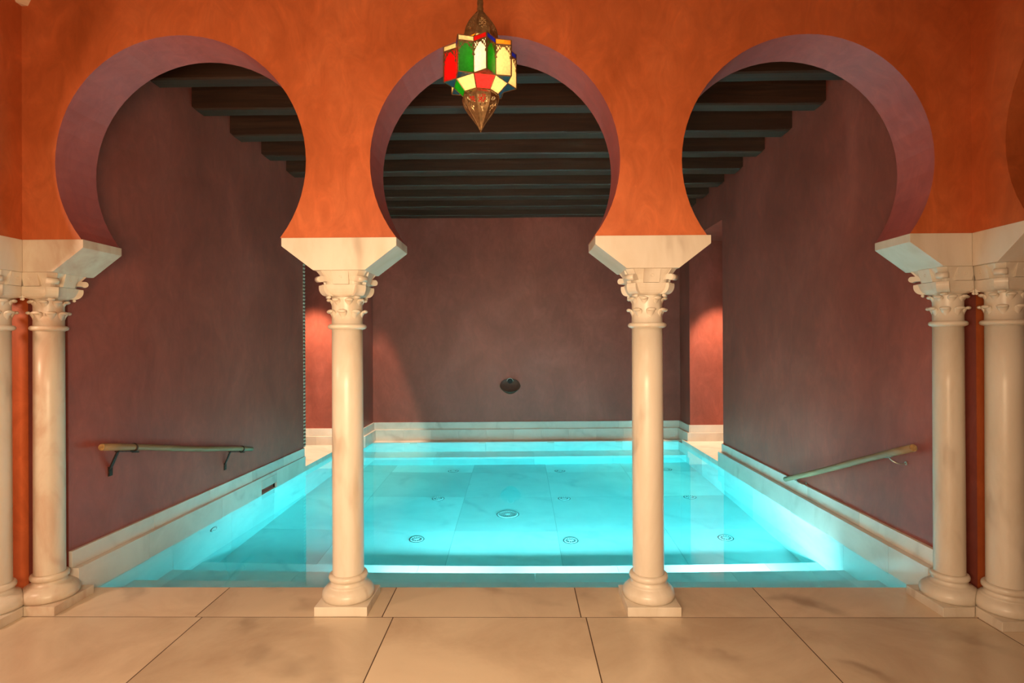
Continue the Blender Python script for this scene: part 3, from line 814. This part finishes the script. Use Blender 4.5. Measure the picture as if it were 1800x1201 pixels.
# ------------------------------------------------------------------ star lantern
LX, LY = -.170, -.500
lan = empty('star_lantern', (LX, LY, 2.66)); tag(lan, 'brass star-shaped lantern with red, green and cream glass hanging before the middle arch', 'lantern')
def LZ(z): return z - 2.66
R0, RI = .161, .121; a0 = math.radians(13)
zb, zt = 2.585, 2.738; RL, zl = .078, 2.541; RU, zu = .077, 2.774
def pp(r, a, z): return Vector((r*math.sin(a), -r*math.cos(a), LZ(z)))
out_b = [pp(R0, a0+k*PI/4, zb) for k in range(8)]; out_t = [pp(R0, a0+k*PI/4, zt) for k in range(8)]
in_b = [pp(RI, a0+(k+.5)*PI/4, zb) for k in range(8)]; in_t = [pp(RI, a0+(k+.5)*PI/4, zt) for k in range(8)]
lo_ = [pp(RL, a0+(k+.5)*PI/4, zl) for k in range(8)]; up_ = [pp(RU, a0+(k+.5)*PI/4, zu) for k in range(8)]
fr = MB(); bw = .0026
def bar(a, b, w=bw): fr.tube([a, b], w, 4, smooth=False)
for k in range(8):
    bar(out_b[k], out_t[k], .0032); bar(in_b[k], in_t[k], .0030)
    for A, B in ((out_b, in_b), (out_t, in_t)):
        bar(A[k], B[k]); bar(A[k], B[k-1])
    bar(in_b[k], lo_[k]); bar(in_t[k], up_[k]); bar(lo_[k], lo_[(k+1) % 8]); bar(up_[k], up_[(k+1) % 8]); bar(in_b[k], in_b[(k+1) % 8], .002); bar(in_t[k], in_t[(k+1) % 8], .002)
    h = Vector((0,0,-.021))
    bar(out_t[k]+h, in_t[k]+h, .0022); bar(out_t[k]+h, in_t[k-1]+h, .0022)
fr.build('frame', M_BRASS, lan)
def pane(a, b, c, d, mat, name='glass_pane'):
    """thin glass plate a-b bottom edge, c-d top edge, 3 mm thick inside the frame"""
    pts = [Vector(a), Vector(b), Vector(c), Vector(d)]
    nrm = (pts[1]-pts[0]).cross(pts[3]-pts[0]).normalized()*.0008
    mbp = MB(); mbp.prism([p+nrm for p in pts], [p-nrm for p in pts]); return mbp.build(name, mat, lan)
main = {}   # (k, side) -> (pane colour, strip colour); side -1: towards smaller angle
#  k: 0 at 13 deg, 1 at 58, 7 at -32, 6 at -77
cols = {(0,-1):(G_WHITE,G_RED),(0,1):(G_GREEN,G_BLUE),(1,-1):(G_CREAM,G_AMBER),(1,1):(G_CREAM,G_BLUE),(7,1):(G_GREEN,G_CREAM),(7,-1):(G_RED,G_BLUE),
        (6,1):(G_RED,G_CREAM),(6,-1):(G_GREEN,G_RED),(2,-1):(G_CREAM,G_BLUE),(2,1):(G_RED,G_AMBER),(3,-1):(G_GREEN,G_CREAM),(3,1):(G_CREAM,G_RED),
        (4,-1):(G_RED,G_BLUE),(4,1):(G_GREEN,G_AMBER),(5,-1):(G_CREAM,G_RED),(5,1):(G_CREAM,G_BLUE)}
def screen(mbs, a, b, t, v0):
    """pierced brass arch screen over the pane: cells of a fine lattice below the strip"""
    a = Vector(a); b = Vector(b); U = b-a; nx, nz = 18, 22; H_ = zt-.021-zb; nrm = U.cross(Vector((0,0,1))).normalized()
    if nrm.dot(Vector((a.x+b.x, a.y+b.y, 0))) < 0: nrm = -nrm
    for i in range(nx):
        for j in range(nz):
            u = (i+.5)/nx; v = (j+.5)/nz            # v up from pane bottom
            # opening: below a cusped arch
            x = abs(u-.5)*2
            arch = .62 + .30*(1-x**1.3) if x < .80 else .0 + (.55 if x < .88 else 0)
            solid = v > arch
            if x > .9 and v < .55: solid = False
            if not solid: continue
            edge = v - arch < .05 or v > .955 or x > .93
            if not edge and ((i + j) % 3 == 0 or (i - j) % 4 == 0): continue
            p0 = a + U*(i/nx) + Vector((0,0,H_*j/nz)) + nrm*.0022; p1 = p0 + U/nx; p2 = p1 + Vector((0,0,H_/nz)); p3 = p0 + Vector((0,0,H_/nz))
            mbs.poly([p0, p1, p2, p3])
for k in range(8):
    for s in (-1, 1):
        g, st = cols[(k, s)]
        ib, it_ = (in_b[k], in_t[k]) if s == 1 else (in_b[k-1], in_t[k-1])
        h = Vector((0,0,-.021))
        pane(out_b[k], ib, it_+h, out_t[k]+h, g)
        pane(out_t[k]+h, ib+Vector((0,0,zt-zb-.021)), it_, out_t[k], st, 'top_strip')
        mbs = MB(); screen(mbs, out_b[k] if s == 1 else ib, ib if s == 1 else out_b[k], 0, 0)
        o = mbs.build('pierced_screen', M_BRASS, lan)
        so = o.modifiers.new('s', 'SOLIDIFY'); so.thickness = .0012
    # underside and top of each star point
    mbp = MB(); n_ = Vector((0,0,.0008)); tri = [out_b[k], in_b[k], in_b[k-1]]
    mbp.prism([p-n_ for p in tri], [p+n_ for p in tri]); mbp.build('point_underside', M_BRASS if k == 0 else G_TEAL, lan)
    mbp = MB(); tri = [out_t[k], in_t[k], in_t[k-1]]; mbp.prism([p-n_ for p in tri], [p+n_ for p in tri]); mbp.build('point_top', M_BRASS, lan)
    lowc = [G_PINK, G_CREAM, G_TEAL, G_CREAM, G_RED, G_CREAM, G_GREEN, G_CREAM][k]
    pane(lo_[k-1], lo_[k], in_b[k], in_b[k-1], lowc, 'lower_pane')
    pane(in_t[k-1], in_t[k], up_[k], up_[k-1], [G_CREAM, G_AMBER][k % 2], 'upper_pane')
def facet_shell(mb, prof, holes, n=8, nu=14):
    """eight-sided pierced shell with cells left open where holes(u, z) says so"""
    for k in range(n):
        A0 = a0+(k-.5)*2*PI/n; A1 = A0+2*PI/n
        for q in range(len(prof)-1):
            (z0_, r0_), (z1_, r1_) = prof[q], prof[q+1]
            for i in range(nu):
                u = (i+.5)/nu
                if holes(u, (z0_+z1_)/2, i, q): continue
                P_ = []
                for (z_, r_2, uu) in ((z0_, r0_, i/nu), (z0_, r0_, (i+1)/nu), (z1_, r1_, (i+1)/nu), (z1_, r1_, i/nu)):
                    P_.append(pp(r_2, A0, z_)*(1-uu) + pp(r_2, A1, z_)*uu)
                mb.poly(P_)
def interp(keys, n):
    out = []
    for i in range(n+1):
        t = i/n*(len(keys)-1); k = min(int(t), len(keys)-2); f = t-k
        out.append(tuple(a*(1-f)+b*f for a, b in zip(keys[k], keys[k+1])))
    return out
bulbp = interp([(2.3815,.0005),(2.392,.006),(2.415,.0195),(2.440,.0385),(2.465,.0575),(2.490,.0735),(2.512,.0815),(2.527,.0835),(2.541,.079)], 40)
def hole_low(u, z, i, q):
    if z > 2.527: return (i+q) % 3 == 0 and .05 < u < .95 and z > 2.530
    x = abs(u-.5)*2; top = 2.520 - .02*x; bot = 2.452 + .05*x
    if not (bot < z < top and x < .72): return False
    return ((i+q) % 3 != 0) and ((i-q) % 4 != 0)
mb = MB(); facet_shell(mb, bulbp, hole_low)
for k in range(8):
    A = a0+(k-.5)*PI/4
    mb.tube([pp(r, A, z) for z, r in bulbp[::4]], .0016, 4)
mb.tube([Vector((0,0,LZ(2.384))), Vector((0,0,LZ(2.376)))], [.004,.0008], 8)
o = mb.build('lower_finial', M_BRASS, lan); so = o.modifiers.new('s', 'SOLIDIFY'); so.thickness = .001
domep = interp([(2.774,.077),(2.790,.0785),(2.812,.0765),(2.835,.068),(2.858,.054),(2.880,.038),(2.898,.022),(2.910,.0150)], 34)
def hole_up(u, z, i, q):
    x = abs(u-.5)*2; top = 2.862 - .03*x; bot = 2.800 + .02*x
    if not (bot < z < top and x < .62): return False
    return ((i+q) % 3 != 0) and ((i-q) % 4 != 0)
mb = MB(); facet_shell(mb, domep, hole_up)
for k in range(8):
    A = a0+(k-.5)*PI/4
    mb.tube([pp(r, A, z) for z, r in domep[::4]], .0016, 4)
mb.torus((0,0,LZ(2.776)), .0745, .003, (0,0,1), 8, 6)
o = mb.build('dome', M_BRASS, lan); so = o.modifiers.new('s', 'SOLIDIFY'); so.thickness = .001
mb = MB(); prof = [(LZ(2.906), .0145)]
z = 2.91
while z < 3.695: prof += [(LZ(z), .0125), (LZ(z+.012), .0150), (LZ(z+.024), .0125)]; z += .026
mb.lathe(prof, n=14); mb.lathe([(LZ(3.67), .02), (LZ(3.68), .05), (LZ(3.698), .055)], n=24); mb.build('hanging_rod', M_BRASS, lan)
mb = MB(); mb.sphere((0,0,LZ(2.652)), .026, .026, .034, 18, 12); mb.build('bulb', emis('bulb_glow', (1.0,.78,.48), 120), lan)
mb = MB(); mb.tube([(0,0,LZ(2.70)), (0,0,LZ(2.78))], .014, 12); mb.tube([(0,0,LZ(2.78)), (0,0,LZ(2.91))], .003, 8); mb.build('lamp_holder', M_BRASS, lan)

# ------------------------------------------------------------------ lights
def area(name, loc, tgt, sx_, sy_, power, col, spread=PI):
    l = bpy.data.lights.new(name, 'AREA'); l.shape = 'RECTANGLE'; l.size = sx_; l.size_y = sy_; l.energy = power; l.color = col; l.spread = spread
    o = bpy.data.objects.new(name, l); COL.objects.link(o); o.location = loc
    o.rotation_euler = (Vector(tgt)-Vector(loc)).to_track_quat('-Z', 'Y').to_euler(); return o
def spot(name, loc, tgt, power, col, ang=60, blend=.5, r=.04):
    l = bpy.data.lights.new(name, 'SPOT'); l.energy = power; l.color = col; l.spot_size = math.radians(ang); l.spot_blend = blend; l.shadow_soft_size = r
    o = bpy.data.objects.new(name, l); COL.objects.link(o); o.location = loc
    o.rotation_euler = (Vector(tgt)-Vector(loc)).to_track_quat('-Z', 'Y').to_euler(); return o
WARM = (1.0, .71, .43)
area('hall_lamp', (-.45, -3.25, 1.35), (-.3, 0, 1.20), 1.3, .7, 64, WARM, math.radians(118))
area('hall_lamp_ceiling', (0, -2.3, 3.6), (0, -2.0, 0), .8, .8, 26, WARM, math.radians(120))
area('aisle_lamp', (-3.7, -1.3, 2.1), (-2.9, .2, 1.0), .35, .35, 30, (1.0, .66, .45))
area('hall_lamp_side', (-2.25, -2.5, 1.7), (-2.6, 0, 1.6), .35, .35, 10, WARM)
# pool lamps in the riser over the lowest step
CY = (.62, .90, .96)
mbL = None
for x in (-.62, .42, 1.55):
    root = empty('pool_lamp', (x, 1.094, -.62)); tag(root, 'underwater pool lamp in the step riser, ' + {-.62:'just right of the left middle column', .42:'between the two middle columns', 1.55:'right of the right middle column'}[x], 'pool lamp', 'underwater lamps in the steps')
    mb = MB(); mb.lathe([(0,.075),(.008,.075),(.012,.066),(.010,.060),(.006,.060)], n=28); o = mb.build('lamp_ring', M_STEEL, root); o.rotation_euler = (-PI/2, 0, 0)
    mb = MB(); mb.lathe([(.005,.059),(.008,.059)], n=28); o = mb.build('lamp_lens', emis('lamp_lens_glow', CY, 30), root); o.rotation_euler = (-PI/2, 0, 0)
    area('pool_light', (x, 1.112, -.62), (x, 3.0, -.60), .30, .10, 45, CY)
# side passages: warm downlights
spot('passage_light', (-2.85, 4.34, 2.80), (-2.83, 4.42, 1.0), 520, (1, .70, .44), 60, .45)
spot('passage_light', (2.85, 4.56, 2.80), (2.83, 4.64, 1.0), 460, (1, .70, .44), 60, .45)
spot('back_wall_light', (-2.160, 4.98, 3.24), (-2.02, 5.20, .4), 480, (1, .72, .48), 25, .5)
wd = bpy.data.worlds.new('World'); sc.world = wd; wd.use_nodes = True; wd.node_tree.nodes['Background'].inputs[0].default_value = (.03,.02,.015,1); wd.node_tree.nodes['Background'].inputs[1].default_value = .3

# ------------------------------------------------------------------ camera
f, yaw, pitch, roll, D, cxm, hc = 1000.3, .0121, .0019, .0049, 3.0061, -.0067, 1.45
def ray(u, v):
    u /= f; v /= f
    cr, sr = math.cos(roll), math.sin(roll); u, v = u*cr-v*sr, u*sr+v*cr
    X, Y, Z = u, 1., -v
    cp, sp = math.cos(pitch), math.sin(pitch); Y, Z = Y*cp-Z*sp, Y*sp+Z*cp
    cy, sy_ = math.cos(yaw), math.sin(yaw); X, Y = X*cy-Y*sy_, X*sy_+Y*cy
    return Vector((X, Y, Z))
fw = ray(0, 0).normalized(); rt = (ray(100, 0)-ray(0, 0)).normalized(); upv = (ray(0, -100)-ray(0, 0)).normalized()
cam = bpy.data.cameras.new('camera'); co = bpy.data.objects.new('camera', cam); COL.objects.link(co)
M = Matrix((rt, upv, -fw)).transposed().to_4x4(); M.translation = Vector((cxm, -D, hc)); co.matrix_world = M
cam.sensor_width = 36; cam.sensor_fit = 'HORIZONTAL'; cam.lens = f/1800*36; cam.clip_start = .05; cam.shift_x = 0; cam.shift_y = 0
sc.camera = co
sc.view_settings.view_transform = 'Standard'; sc.view_settings.look = 'None'; sc.view_settings.gamma = 1; sc.view_settings.exposure = 0.0
try: sc.view_settings.use_curve_mapping = False
except Exception: pass
